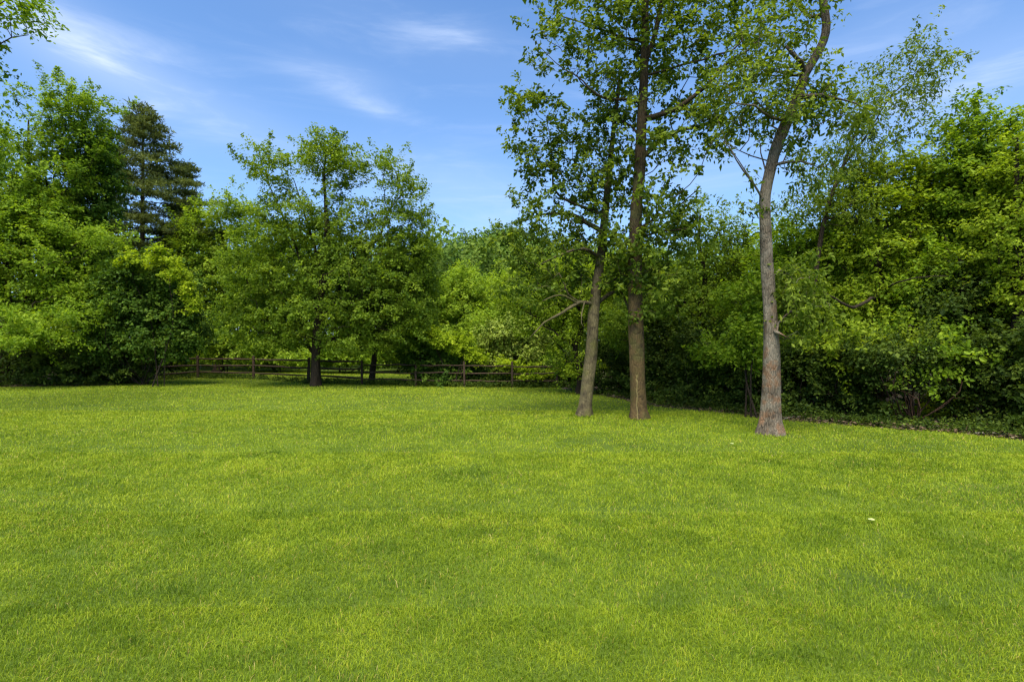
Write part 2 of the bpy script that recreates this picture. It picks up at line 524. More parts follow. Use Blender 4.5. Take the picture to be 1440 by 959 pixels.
def shrub(name, label, cat, px, d, lobes, leaf, bark, npts, per, size, rc, stems=5, depth=1.0, group=None, r0=.03, **kw):
    """several stems from one foot"""
    base = at(px, 0, d); base[2] = 0
    root = empty(name, base)
    tag(root, label, cat, group)
    pts = lobe_points(lobes, d, depth, npts, .6)
    pts = pts[pts[:, 2] > .08]
    sP = [base+np.array([0, 0, -.05])]; sPar = [-1]
    tgt = pts[rng.choice(len(pts), stems)]
    parts = []
    for t_ in tgt:
        b0 = base+np.array([rng.normal(0, .15), rng.normal(0, .15), -.05])
        mid = (b0+t_)/2+np.array([rng.normal(0, .2), rng.normal(0, .2), .1])
        end = b0+(t_-b0)*.85
        LP, LR = resample([b0, mid, end], [r0*rng.uniform(.7, 1.2), r0*.7, r0*.25], .25)
        parts.append(tube(LP, LR, 6))
        p0 = 0
        for p_ in LP:
            sP.append(p_); sPar.append(p0); p0 = len(sP)-1
    pos, par = grow(np.array(sP), sPar, np.arange(len(sP)) > 0, pts, .3)
    ns = len(sP)
    cnt = np.zeros(len(pos))
    for i in range(len(pos)-1, 0, -1):
        cnt[i] = max(cnt[i], 1); cnt[par[i]] += cnt[i]
    for i in range(ns, len(pos)):
        r_ = .0045*cnt[i]**.5
        if r_ > .008:
            parts.append(tube(np.array([pos[par[i]], pos[i]]), [r_, r_*.8], 4, cap=False))
    V, Q = merge(parts)
    mesh_obj('stem', V-base, Q, BK[bark], root, smooth=True)
    C = pos[ns:]
    V, Fc, tn = leaf_faces(C, rc, per, size, outc=C.mean(0), **{'dirs': unit(C-base-np.array([0, 0, .4])), 'shoot': .35, **kw})
    mesh_obj('foliage', V-base, Fc, LM[leaf], root, tint=tn)
    return root

def gy(d):            # picture row of the ground at distance d
    return 479.5+CAM_H/d*F
# ================================================================== SETTING: ground, forest floor, grass
EDGE_PX = [-900, -200, 0, 150, 205, 235, 300, 560, 760, 785, 850, 920, 1000, 1100, 1250, 1340, 1430, 1600, 2200]
EDGE_D = [20, 22, 24.2, 25.0, 27.5, 35, 37, 36, 33, 23.4, 20.3, 17.2, 15.8, 14.1, 12.8, 12.2, 11.4, 9.4, 5.0]
EU = (np.array(EDGE_PX)-720)/F
def edge_d(x, y):
    return np.interp(x/np.maximum(y, .1), EU, EDGE_D)

m, t = newmat('ground_soil_and_grass')
L = t.links.new
tcn = t.nodes.new('ShaderNodeTexCoord')
n1 = t.nodes.new('ShaderNodeTexNoise'); n1.inputs['Scale'].default_value = .35; n1.inputs['Detail'].default_value = 10
n1.inputs['Roughness'].default_value = .7
L(tcn.outputs['Object'], n1.inputs[0])
r = ramp(t, [(.3, (.035, .060, .010)), (.6, (.085, .125, .014)), (.8, (.11, .15, .018))])
L(n1.outputs[0], r.inputs[0])
p = t.nodes.new('ShaderNodeBsdfPrincipled'); p.inputs['Roughness'].default_value = 1; p.inputs['Specular IOR Level'].default_value = .1
L(r.outputs[0], p.inputs['Base Color'])
n2 = t.nodes.new('ShaderNodeTexNoise'); n2.inputs['Scale'].default_value = 60; n2.inputs['Detail'].default_value = 4
L(tcn.outputs['Object'], n2.inputs[0])
b = t.nodes.new('ShaderNodeBump'); b.inputs['Strength'].default_value = .6; b.inputs['Distance'].default_value = .03
L(n2.outputs[0], b.inputs['Height']); L(b.outputs[0], p.inputs['Normal'])
o = t.nodes.new('ShaderNodeOutputMaterial'); L(p.outputs[0], o.inputs[0])
V = np.array([[-400, -200, 0], [400, -200, 0], [400, 600, 0], [-400, 600, 0]], float)
tag(mesh_obj('ground', V, np.array([[0, 1, 2, 3]]), m), kind='structure')

m, t = newmat('forest_floor_litter')
L = t.links.new
tcn = t.nodes.new('ShaderNodeTexCoord')
n1 = t.nodes.new('ShaderNodeTexNoise'); n1.inputs['Scale'].default_value = 9; n1.inputs['Detail'].default_value = 8
n1.inputs['Roughness'].default_value = .75
L(tcn.outputs['Object'], n1.inputs[0])
r = ramp(t, [(.3, (.015, .011, .007)), (.55, (.045, .032, .018)), (.75, (.09, .068, .038))])
L(n1.outputs[0], r.inputs[0])
p = t.nodes.new('ShaderNodeBsdfPrincipled'); p.inputs['Roughness'].default_value = 1
L(r.outputs[0], p.inputs['Base Color'])
b = t.nodes.new('ShaderNodeBump'); b.inputs['Strength'].default_value = .8; b.inputs['Distance'].default_value = .04
L(n1.outputs[0], b.inputs['Height']); L(b.outputs[0], p.inputs['Normal'])
o = t.nodes.new('ShaderNodeOutputMaterial'); L(p.outputs[0], o.inputs[0])
def floor_sheet(name, u0, u1, far):
    us = np.linspace(u0, u1, 160)
    V = []
    for u in us:
        e = float(np.interp(u, EU, EDGE_D))+.35*(fbm(np.array([u*30.]), np.array([3.3]))[0]-.5)
        V += [[u*e, e, .006], [u*far, far, .006]]
    i = np.arange(len(us)-1)*2
    Q = np.stack([i, i+2, i+3, i+1], -1)
    return tag(mesh_obj(name, np.array(V), Q, m), kind='structure')
floor_sheet('forest_floor', (790-720)/F, 1.9, 48)
floor_sheet('forest_floor', -1.9, (215-720)/F, 48)

# lawn grass: every blade a bent three-point leaf, patches of different green
gm, t = newmat('grass_blades')
L = t.links.new
a_ = t.nodes.new('ShaderNodeAttribute'); a_.attribute_name = 'tint'
r = ramp(t, [(0, (.060, .115, .007)), (.30, (.150, .235, .009)), (.60, (.25, .335, .012)), (.86, (.36, .42, .020)), (.95, (.42, .32, .07)), (1, (.55, .45, .16))])
L(a_.outputs['Fac'], r.inputs[0])
p = t.nodes.new('ShaderNodeBsdfPrincipled'); p.inputs['Roughness'].default_value = .55; p.inputs['Specular IOR Level'].default_value = .3
L(r.outputs[0], p.inputs['Base Color'])
tr = t.nodes.new('ShaderNodeBsdfTranslucent'); L(r.outputs[0], tr.inputs[0])
ms = t.nodes.new('ShaderNodeMixShader'); ms.inputs[0].default_value = .42
L(p.outputs[0], ms.inputs[1]); L(tr.outputs[0], ms.inputs[2])
o = t.nodes.new('ShaderNodeOutputMaterial'); L(ms.outputs[0], o.inputs[0])

def blades(x, y, h, w_, lean, ldir, tn):
    n = len(x)
    Pb = np.stack([x, y, np.zeros(n)], -1)
    fa = rng.uniform(0, np.pi, n)                      # which way the flat of the blade faces
    side = np.stack([np.cos(fa), np.sin(fa), np.zeros(n)], -1)*(w_/2)[:, None]
    ld = np.stack([np.cos(ldir), np.sin(ldir), np.zeros(n)], -1)
    up = np.array([0, 0, 1.])
    m1 = Pb+ld*(h*lean*.38)[:, None]+up*(h*.58)[:, None]
    tp = Pb+ld*(h*lean*1.15)[:, None]+up*(h*(1-.42*lean))[:, None]
    V = np.stack([Pb-side, Pb+side, m1+side*.85, m1-side*.85, tp], 1).reshape(-1, 3)
    i = np.arange(n)[:, None]*5
    Q = np.hstack([i, i+1, i+2, i+3]); T = np.hstack([i+3, i+2, i+4])
    return V, Q, T, tn
GV = []; GQ = []; GT = []; tq = []; tt = []; off = 0
rings = [(2.3, 4.2, 8500), (4.2, 6.5, 5600), (6.5, 10, 2700), (10, 16, 1000), (16, 26, 300), (26, 38, 170)]
for y0, y1, dens in rings:
    wd = lambda yy: 1.0*yy+3.6
    area = (wd(y0)+wd(y1))*(y1-y0)
    n = int(area*dens)
    y = np.sqrt(rng.random(n)*(y1**2-y0**2)+y0**2)
    x = rng.uniform(-1, 1, n)*wd(y)
    e = edge_d(x, y)
    keep = y < e+.12+.5*(vnoise(x*2.1, y*2.1)-.5)+rng.normal(0, .12, n)
    x, y, e = x[keep], y[keep], e[keep]
    n = len(x)
    big = fbm(x*.22+3, y*.22+9, 3); med = fbm(x*.8+31, y*.8+7, 3); sm = fbm(x*3.1+11, y*3.1+60, 3)
    dark = np.clip((fbm(x*1.9+80, y*2.3+44, 4)-.62)*7, 0, 1)        # taller, deeper green tufts
    thin = np.clip((fbm(x*1.7+130, y*1.7+20, 3)-.64)*8, 0, 1)       # thin spots
    kp = rng.random(n) > thin*.5
    h = (.030+.004*med+.006*dark+.008*sm)*rng.lognormal(0, .26, n)
    wdt = np.maximum(.0034, y*.00095)*rng.uniform(.7, 1.3, n)
    lean = np.clip(.45+.35*sm+rng.normal(0, .25, n), .05, 1.3)
    ldir = 2*np.pi*2*fbm(x*1.6+200, y*1.6+100, 3)+rng.normal(0, 1.7, n)
    tn = .49+.018*np.clip(y-4.5, 0, 14)+.10*(big-.5)+.16*(med-.5)+.50*(sm-.5)-.10*dark+rng.normal(0, .18, n)
    for gx, gyy, sx_, sy_, am in ((360, 640, .45, .35, .30), (655, 666, .5, .3, .30), (1185, 655, 1.1, .5, .26), (500, 580, 1.0, .6, .2), (245, 576, 1.4, .5, .2), (925, 640, .7, .4, .2), (1290, 692, .8, .3, .2),
                                  (290, 750, .5, .16, .18), (240, 835, .35, .10, .24), (545, 770, .4, .12, .22), (180, 905, .16, .09, .34), (330, 930, .5, .16, .24), (720, 880, .5, .12, .2), (850, 905, .35, .1, .22), (1090, 925, .35, .12, .28),
                                  (1200, 850, .5, .12, .16), (560, 820, .3, .08, .16), (60, 860, .3, .1, .18), (1400, 800, .5, .2, .16), (980, 760, .5, .14, .12), (340, 573, .10, .12, .5)):
        yy = CAM_H/(gyy-479.5)*F; xx = (gx-720)/F*yy
        q_ = np.hypot((x-xx)/sx_, (y-yy)/sy_)+.9*(fbm(x*5+3, y*5+9, 3)-.5)
        g_ = np.exp(-np.clip(q_, 0, None)**2)*am
        tn = tn-g_; h = h*(1+1.0*g_)
    pale = np.clip((fbm(x*2.6+310, y*3.4+77, 4)-.60)*7, 0, 1)      # thin straw-coloured spots
    tn = tn+.13*pale
    for tx, ty in ((3.26, 14.35), (1.92, 14.9), (5.57, 12.05), (-8.67, 24.7)):   # the mower misses the foot of each trunk
        g_ = np.exp(-((x-tx)**2+(y-ty)**2)/.12)
        h = h*(1+1.3*g_); tn = tn-.22*g_
    tn = np.clip(tn, 0, .84)
    dry = rng.random(n) < (.016+.05*pale+.055*np.clip((fbm(x*1.3+60, y*1.3+160, 3)-.5)*5, 0, 1))
    tn = np.where(dry, rng.uniform(.86, 1, n), tn)
    x, y, h, wdt, lean, ldir, tn = [v_[kp] for v_ in (x, y, h, wdt, lean, ldir, tn)]
    V, Q, T, tn = blades(x, y, h, wdt, lean, ldir, tn)
    GV.append(V); GQ.append(Q+off); GT.append(T+off); tq.append(tn); tt.append(tn); off += len(V)
tag(mesh_obj('grass', np.vstack(GV), [np.vstack(GQ), np.vstack(GT)], gm, tint=np.concatenate(tq+tt)),
    'mown yellow-green lawn grass spreading to the fence and the woods', 'grass', kind='stuff')
del GV, GQ, GT
print('grass blades', len(np.concatenate(tq)))

# ================================================================== FENCE
def tapered_rail(a, b_, r_, seed):
    P = np.linspace(a, b_, 7)
    P[1:-1] += rng.normal(0, .012, (5, 3)); P[1:-1, 2] -= .012
    return tube(P, np.r_[r_*.6, r_, r_*1.05, r_*1.1, r_*1.05, r_, r_*.6], 6, rough=.18, seed=seed)
FP = [(188, 29.0), (210.6, 29.0), (278.5, 30.2), (357, 29.4), (433.5, 26.4), (509, 25.6), (584.5, 24.7), (653, 24.3), (720.5, 24.1), (783, 24.0)]
fb = at(433, 0, 26.3); fb[2] = 0
fence = empty('rail_fence', fb)
tag(fence, 'weathered three-rail wooden fence along the back of the lawn', 'fence')
pts = []
for i, (px, d) in enumerate(FP):
    p0 = at(px, 0, d); pts.append(p0)
    if i == 0: continue
    hh = 1.22 if i < 5 else 1.12
    hx, hy = (.055, .05) if i < 5 else (.042, .04)
    lean_ = rng.normal(0, .02, 2)
    zs = np.array([-.2, .3, .8, hh-.03, hh])
    V = []
    for j, z in enumerate(zs):
        s = [1.04, 1, .97, .95, .7][j]
        jx = rng.normal(0, .004, 8)
        for kk, (sx, sy) in enumerate([(-1, -1), (1, -1), (1, 1), (-1, 1)]):
            V.append([p0[0]+sx*hx*s+lean_[0]*z+jx[kk], p0[1]+sy*hy*s+lean_[1]*z+jx[kk+4], z])
    Q = []
    for j in range(4):
        for kk in range(4):
            k2 = (kk+1) % 4
            Q.append([j*4+kk, j*4+k2, j*4+4+k2, j*4+4+kk])
    Q.append([16, 17, 18, 19])
    mesh_obj('post', np.array(V)-fb, np.array(Q), BK['wood'], fence)
for i in range(len(pts)-1):
    hs = (.34, .70, 1.06) if i < 5 else (.28, .60, .92)
    for z in hs:
        if i == 0 and z > 1: continue
        a, b_ = pts[i].copy(), pts[i+1].copy()
        dz = rng.normal(0, .018, 2)
        a[2] = z+dz[0]-(.08 if i <= 1 else 0)*(1 if i == 1 else 1.3); b_[2] = z+dz[1]
        u = unit(b_-a); a = a-u*.06; b_ = b_+u*.06
        V, Q = tapered_rail(a, b_, .042 if i < 5 else .032, i*3+z)
        V, Q = merge([(V-fb, Q)])
        mesh_obj('rail', V, Q, BK['wood'], fence, smooth=True)

# ================================================================== THE FOUR TREES STANDING ON THE LAWN
# centre: tall straight brown trunk
build_tree('tall_tree', 'tallest tree in the centre with a straight brown trunk and a crown leaving the frame', 'tree', 14.35,
    [(899, 590, .205), (897, 540, .192), (895, 480, .186), (893, 420, .178), (893, 360, .165), (895, 300, .15), (899, 240, .14), (902, 180, .125), (905, 120, .11), (907, 60, .095), (908, 0, .08), (912, -70, .065), (914, -150, .055)],
    [(905, 20, 70, 45, .55), (840, 30, 70, 40, .5), (760, 20, 35, 22, .5), (980, 20, 60, 45, .55), (1050, 20, 45, 40, .5), (790, 70, 50, 28, .4), (850, 95, 55, 30, .7), (940, 60, 60, 50, .7),
     (1010, 80, 50, 40, .5), (880, 130, 40, 40, .6), (960, 130, 50, 40, .55), (1020, 150, 40, 25, .4), (960, 190, 60, 35, .5), (1030, 190, 45, 22, .35), (910, 210, 40, 40, .6), (950, 250, 35, 40, .45),
     (870, 345, 35, 25, .8), (905, 440, 30, 14, .7), (930, 310, 40, 40, .6), (960, 330, 40, 25, .5), (905, 290, 25, 50, .7), (900, 370, 35, 35, .8), (920, 400, 45, 30, .9), (880, -60, 110, 50, .35), (980, -60, 90, 50, .3), (840, 180, 40, 30, .25)],
    'tall', 'brown', 1000, 28, .110, .17, depth=1.5, okz=2.6, bf=.28, sides=14, minr=.0028, tip=.0034, rough=.08, flare=.45, shell=.3,
    leafdesc=3, leafkw=dict(flat=.4, droop=.4, hang=.55, up=.6, aspect=.6, slen=2.6, clus=.2),
    limbs=[[(895, 228, .07), (925, 200, .055, .2), (960, 183, .04, .4), (1010, 172, .025, .5), (1065, 160, .012, .6)],
           [(902, 168, .08), (935, 160, .065, -.3), (965, 145, .055, -.5), (992, 122, .045, -.6), (1015, 95, .035, -.7), (1052, 70, .024, -.8), (1085, 35, .012, -.8)],
           [(1015, 95, .03, -.7), (1030, 70, .02, -.6), (1042, 40, .01, -.5)],
           [(900, 140, .045), (880, 141, .038, -.2), (848, 138, .03, -.4), (820, 115, .018, -.5), (795, 98, .012, -.6), (770, 78, .007, -.6), (749, 54, .004, -.6)],
           [(906, 60, .04), (880, 54, .03, .3), (845, 42, .025, .5), (812, 30, .018, .6), (780, 22, .01, .7)],
           [(905, 90, .06), (922, 45, .065, .2), (930, 5, .055, .3), (940, -50, .04, .4)],
           [(893, 320, .045), (925, 305, .03, .3), (955, 290, .02, .5), (985, 262, .01, .6)],
           [(893, 340, .035), (930, 325, .025, -.3), (975, 321, .014, -.6)],
           [(902, 190, .035), (870, 165, .025, .5), (850, 150, .015, .7)]])
# left of it: leaning trunk
build_tree('leaning_tree', 'tree with the mossy trunk leaning right, left of the tallest tree', 'tree', 14.9,
    [(821, 586, .175), (826, 545, .163), (832, 490, .157), (835, 440, .148), (840, 395, .125), (847, 340, .105), (852, 290, .09), (857, 240, .078), (862, 190, .06), (868, 140, .045), (872, 95, .03)],
    [(735, 150, 28, 28, .6), (725, 190, 20, 20, .4), (770, 170, 35, 35, .6), (750, 225, 30, 30, .5), (800, 220, 40, 35, .7), (765, 265, 35, 35, .5), (735, 290, 25, 18, .4), (820, 270, 45, 40, .8), (850, 190, 35, 45, .7),
     (850, 260, 40, 40, .8), (780, 320, 45, 30, .6), (740, 330, 40, 22, .6), (830, 330, 40, 30, .8), (720, 365, 45, 25, .7), (780, 370, 50, 30, .8), (840, 380, 40, 25, .7), (750, 410, 60, 25, .5), (880, 390, 30, 30, .7), (790, 400, 40, 18, .7), (850, 130, 30, 30, .4)],
    'tall', 'moss', 620, 28, .110, .17, depth=1.2, okz=2.6, bf=.28, sides=14, minr=.0028, tip=.0034, rough=.08, flare=.45, shell=.3,
    leafdesc=3, leafkw=dict(flat=.4, droop=.4, hang=.5, up=.6, aspect=.6, slen=2.6, clus=.2),
    limbs=[[(848, 332, .07), (825, 312, .06, .2), (795, 300, .05, .3), (765, 302, .03, .3), (735, 312, .012, .4)],
           [(795, 302, .04, .3), (785, 275, .03, .3), (777, 240, .022, .2), (775, 200, .014, .1), (768, 165, .007, 0)],
           [(836, 428, .06), (815, 425, .05, -.3), (790, 440, .036, -.5), (765, 455, .022, -.6), (745, 475, .01, -.7)],
           [(838, 425, .06), (856, 414, .055, .2), (872, 408, .045, .3), (880, 425, .035, .3), (890, 445, .02, .2)],
           [(872, 410, .035, .3), (868, 390, .03, .4), (858, 375, .015, .4)],
           [(843, 365, .05), (820, 350, .04, -.4), (790, 358, .028, -.7), (760, 372, .012, -.9)],
           [(846, 350, .04), (862, 335, .025, .3), (880, 325, .012, .5)]],
    deadlimbs=[[(812, 427, .03, -.35), (795, 417, .024, -.6), (778, 416, .018, -.8), (762, 424, .01, -1.0)],
               [(822, 425, .02, -.4), (818, 440, .016, -.5), (817, 455, .012, -.5), (824, 465, .006, -.5)]])
# right: grey lichened trunk
build_tree('cherry_tree', 'thin-crowned tree at right with a grey trunk stained orange, nearest to the camera', 'tree', 12.05,
    [(1083, 611, .215), (1083, 592, .205), (1084, 560, .188), (1085, 500, .168), (1084, 460, .152), (1081, 410, .135), (1078, 360, .122), (1076, 310, .115), (1076, 275, .112), (1083, 240, .115), (1093, 205, .112),
     (1107, 170, .11), (1122, 135, .102), (1132, 105, .092), (1147, 80, .088), (1158, 58, .085), (1162, 35, .082), (1158, 5, .08), (1152, -40, .075), (1150, -100, .06)],
    [(1070, 60, 40, 40, .6), (1040, 110, 50, 40, .6), (1090, 120, 40, 35, .6), (1060, 160, 55, 30, .6), (1030, 200, 30, 15, .3), (1100, 180, 40, 30, .6), (1140, 100, 30, 30, .4), (1170, 15, 18, 18, .5), (1130, 30, 30, 30, .5),
     (1150, 140, 35, 25, .6), (1190, 150, 40, 30, .6), (1110, 225, 25, 18, .5), (1060, 230, 15, 20, .2), (1150, 240, 30, 25, .5), (1050, 290, 28, 20, .4), (1150, -50, 80, 40, .3),
     (1115, 400, 25, 40, 1.1), (1110, 450, 28, 35, 1.1), (1140, 430, 25, 35, 1.0)],
    'thin', 'grey', 640, 22, .108, .19, depth=1.2, okz=3.2, bf=.28, sides=14, minr=.0028, tip=.0034, rough=.08, flare=.45, shell=.3,
    leafdesc=3, leafkw=dict(flat=.5, droop=.6, hang=1.0, up=.4, aspect=.46, slen=2.6),
    limbs=[[(1083, 240, .04), (1092, 232, .035, -.1), (1108, 227, .03, -.2), (1126, 227, .018, -.3), (1150, 235, .008, -.3)],
           [(1120, 140, .055), (1135, 135, .045, -.2), (1156, 134, .032, -.3), (1185, 140, .018, -.3), (1210, 150, .008, -.3)],
           [(1133, 103, .05), (1128, 88, .045, -.2), (1118, 80, .04, -.4), (1106, 66, .028, -.5)],
           [(1080, 396, .035), (1096, 382, .028, .3), (1110, 388, .018, .5), (1122, 398, .008, .6)],
           [(1132, 108, .04), (1110, 105, .03, .4), (1080, 100, .02, .8), (1050, 95, .01, 1.0)],
           [(1107, 172, .04), (1085, 165, .03, -.4), (1060, 150, .02, -.7), (1035, 145, .01, -.8)],
           [(1160, 25, .05), (1140, 22, .04, .2), (1125, 10, .03, .3), (1118, -15, .02, .3)],
           [(1084, 466, .05), (1091, 468, .04, -.2), (1098, 469, .022, -.3), (1106, 474, .008, -.4)]],
    deadlimbs=[[(1072, 280, .03, 0), (1062, 262, .024, -.1), (1045, 240, .018, -.2), (1028, 212, .012, -.3), (1011, 192, .005, -.3)],
               [(1070, 275, .02, 0), (1055, 250, .016, .1), (1040, 228, .012, .2), (1022, 205, .004, .3)],
               [(1076, 238, .02, 0), (1070, 215, .014, .2), (1068, 195, .006, .3)]])
# mid left: broad round crown
build_tree('shade_tree', 'broad round-crowned shade tree standing on the lawn before the rail fence', 'tree', 24.7,
    [(444, 543, .215), (444, 520, .20), (444, 500, .195), (446, 470, .20), (450, 430, .21), (455, 390, .18), (460, 340, .15), (458, 290, .07), (456, 240, .04), (460, 205, .015)],
    [(462, 205, 14, 16, 1.6), (450, 225, 22, 20, 1.2), (475, 245, 24, 20, 1.2), (358, 238, 14, 11, 1.4), (372, 218, 9, 9, 1.4), (393, 212, 12, 10, 1.4), (388, 240, 22, 18, 1.3), (395, 268, 20, 16, .8), (430, 212, 13, 13, 1.5), (459, 198, 9, 11, 1.6), (448, 230, 20, 16, 1.3), (480, 222, 18, 16, 1.4), (497, 208, 10, 8, 1.4), (503, 238, 14, 14, 1.2), (470, 262, 22, 18, .8), (420, 305, 35, 22, 1.1), (455, 300, 35, 25, 1), (515, 305, 22, 12, .7),
     (540, 222, 9, 12, 1.6), (548, 245, 16, 16, 1.5), (562, 230, 10, 9, 1.4), (584, 258, 12, 11, 1.5), (560, 275, 26, 18, 1.3), (595, 300, 16, 20, 1.2), (515, 300, 35, 22, .6), (560, 320, 45, 28), (480, 330, 50, 30, .8), (375, 300, 22, 15, .6),
     (380, 335, 50, 28, .9), (430, 355, 55, 32), (500, 365, 55, 35), (570, 360, 45, 38), (355, 375, 45, 35), (410, 395, 60, 35), (480, 400, 70, 40, 1.3), (560, 405, 55, 42),
     (350, 425, 35, 35), (390, 440, 50, 38), (450, 445, 70, 38, 1.4), (520, 445, 60, 38, 1.2), (575, 440, 35, 35), (370, 478, 35, 16, 1), (510, 484, 55, 14, 1.3), (430, 482, 45, 10, 1), (345, 455, 28, 22, 1), (575, 475, 35, 18, 1.1), (400, 465, 50, 16, 1.2)],
    'oak', 'dark', 2200, 40, .125, .34, depth=3.0, okz=2.0, bf=.3, sides=12, minr=.012, flare=.3, shell=.45, leafkw=dict(clus=.18, slen=1.7),
    limbs=[[(446, 455, .11), (468, 425, .09, .3), (492, 372, .065, .1), (530, 338, .05, .4), (548, 296, .03, .2), (575, 262, .012, .4)],
           [(449, 435, .12), (430, 380, .08, .5), (405, 320, .05, .6), (385, 275, .03, .5), (372, 240, .012, .4)],
           [(453, 400, .10), (440, 340, .055, .6), (425, 290, .035, .8), (412, 250, .012, .8)],
           [(445, 490, .11), (468, 478, .09, .8), (500, 468, .05, 1.5), (530, 462, .02, 2)],
           [(444, 500, .10), (432, 486, .07, .6), (405, 468, .04, 1.2), (375, 460, .02, 1.6)],
           [(450, 430, .10), (490, 410, .08, 1.2), (530, 400, .05, 2.2), (565, 390, .02, 2.6)]])
# ================================================================== LEFT SIDE
def trunk_line(px, d, top_py, r0, lean=0, r1=.03, n=6, wob=4):
    g = gy(d); o_ = []
    for i in range(n+1):
        f = i/n
        o_.append((px+lean*f+(rng.normal(0, wob) if 0 < i < n else 0), g+(top_py-g)*f, r0*(1-f)**.8+r1*f))
    return o_

def conifer(name, label, px, d, apex, half, low_py, r0, group=None):
    base = at(px, 0, d); base[2] = 0
    top = at(apex[0], apex[1], d)
    root = empty(name, base); tag(root, label, 'tree', group)
    TP, TR = resample([base-[0, 0, .1], (base+top)/2+[.08, 0, 0], top], [r0, r0*.55, .015], .4)
    parts = [tube(TP, TR, 9, .08, .3)]
    H = top[2]; z = CAM_H-(low_py-479.5)/F*d
    C = []; Dn = []
    while z < H-.3:
        f = (H-z)/(H-(CAM_H-(low_py-479.5)/F*d))
        Rm = half*(f**.62)*rng.uniform(.62, 1.15)
        c0 = np.array([np.interp(z, TP[:, 2], TP[:, 0]), np.interp(z, TP[:, 2], TP[:, 1]), z])
        nb = rng.integers(4, 7); a0 = rng.uniform(0, 6.28)
        for k in range(nb):
            a = a0+k*6.28/nb+rng.normal(0, .25)
            Lb = Rm*rng.uniform(.6, 1.15)+.15
            rise = .18 if f > .3 else .55
            p1 = c0+np.array([np.cos(a)*Lb, np.sin(a)*Lb, Lb*rise*.4-Lb*.05])
            mid = (c0+p1)/2+np.array([0, 0, -.03*Lb])
            P, q = resample([c0, mid, p1], [.035*f+.012, .02*f+.008, .004], .5)
            parts.append(tube(P, q, 5))
            ns_ = max(4, int(Lb*7))
            for j in range(ns_):
                u = rng.uniform(.28, 1.04)
                pt = c0+(p1-c0)*u+np.array([0, 0, .03])
                side = np.array([-np.sin(a), np.cos(a), 0])*rng.normal(0, .24*Lb*(1.15-u)+.06)
                C.append(pt+side+[0, 0, rng.normal(.03, .06)])
        z += rng.uniform(.75, 1.15)*(0.5+.5*f)
    V, Q = merge(parts)
    mesh_obj('trunk', V-base, Q, BK['dark'], root, smooth=True)
    V, Fc, tn = leaf_faces(np.array(C), .25, 34, .22, aspect=.22, flat=.14, droop=-.1, hang=-.35, up=.6, spread=.8)
    mesh_obj('crown', V-base, Fc, LM['pine'], root, tint=tn)

conifer('pine_tree', 'tall dark pine with an open ragged top, the highest evergreen at the left', 196, 36, (201, 147), 5.7, 410, .26)
conifer('pine_tree', 'shorter dark pine leaning against the right side of the tallest pine', 246, 39, (262, 232), 3.2, 430, .18)

# overhanging branches of a tree beyond the left frame edge
build_tree('maple_tree', 'maple overhanging the top left corner with only its leafy branch ends in view', 'tree', 15,
    trunk_line(-190, 15, -120, .22), [(15, 12, 45, 18), (55, 20, 22, 13), (8, 40, 22, 14), (-50, 45, 45, 42), (5, 155, 8, 12, .4), (-20, 200, 24, 34), (-120, 40, 90, 90), (-140, 200, 80, 80), (-60, -40, 90, 50)],
    'maple', 'dark', 420, 34, .11, .30, depth=1.5, okz=3, minr=.006, leafkw=dict(hang=.5))
# tall maple, upper left
build_tree('maple_tree', 'tall maple at far left with thin leafy sprigs standing out above its crown', 'tree', 26.5,
    trunk_line(40, 26.5, 170, .22), [(52, 138, 15, 15, .5), (38, 128, 10, 6, .5), (50, 165, 12, 12, .4), (78, 140, 12, 14, .7), (98, 130, 15, 14), (125, 150, 22, 14), (146, 140, 10, 6, .6), (110, 165, 30, 18), (128, 175, 12, 10, .7),
     (90, 185, 32, 20), (60, 205, 45, 22), (110, 210, 45, 30), (30, 240, 50, 30), (90, 250, 60, 35), (20, 290, 60, 40), (60, 310, 60, 40), (-40, 300, 60, 70), (-60, 200, 50, 50), (10, 200, 20, 20, .6)],
    'maple', 'dark', 1100, 46, .14, .36, depth=2.8, okz=4, minr=.008, leafkw=dict(clus=.17))
# trunk wrapped in ivy
build_tree('ivy_covered_tree', 'narrow dark tree wrapped in ivy between the tall maple and the pines', 'tree', 27.5,
    trunk_line(128, 27.5, 185, .20), [(135, 205, 22, 22), (145, 235, 20, 28), (120, 240, 26, 30), (138, 270, 28, 30), (115, 290, 30, 30), (148, 300, 17, 22), (140, 192, 10, 10, .7), (110, 340, 40, 40), (110, 400, 40, 40)],
    'dark', 'dark', 520, 60, .14, .38, depth=1.3, okz=2, minr=.01, crown='ivy', leafkw=dict(up=.35, hang=.9, droop=.7, clus=.2))
# spreading bright maple in front
build_tree('maple_tree', 'spreading maple at left with bright layered leaves reaching low over the dark lawn edge', 'tree', 25.6,
    trunk_line(10, 25.6, 330, .24), [(20, 330, 50, 25), (75, 325, 40, 22), (120, 335, 40, 16), (150, 350, 20, 10, .6), (40, 370, 60, 25), (100, 375, 50, 22), (10, 410, 50, 28), (65, 420, 50, 25), (115, 410, 35, 20), (30, 455, 45, 22, 1, -1.6),
     (80, 455, 40, 18, .9, -1.6), (15, 482, 38, 12, .9, -2.2), (125, 440, 28, 14, .8, -1.2), (60, 478, 40, 10, .6, -2), (-60, 380, 60, 60), (-60, 460, 60, 35), (50, 300, 45, 18)],
    'maple', 'dark', 1250, 46, .14, .44, depth=2.8, okz=2, minr=.01, tshift=.12, leafkw=dict(flat=.16, droop=.3, clus=.15))
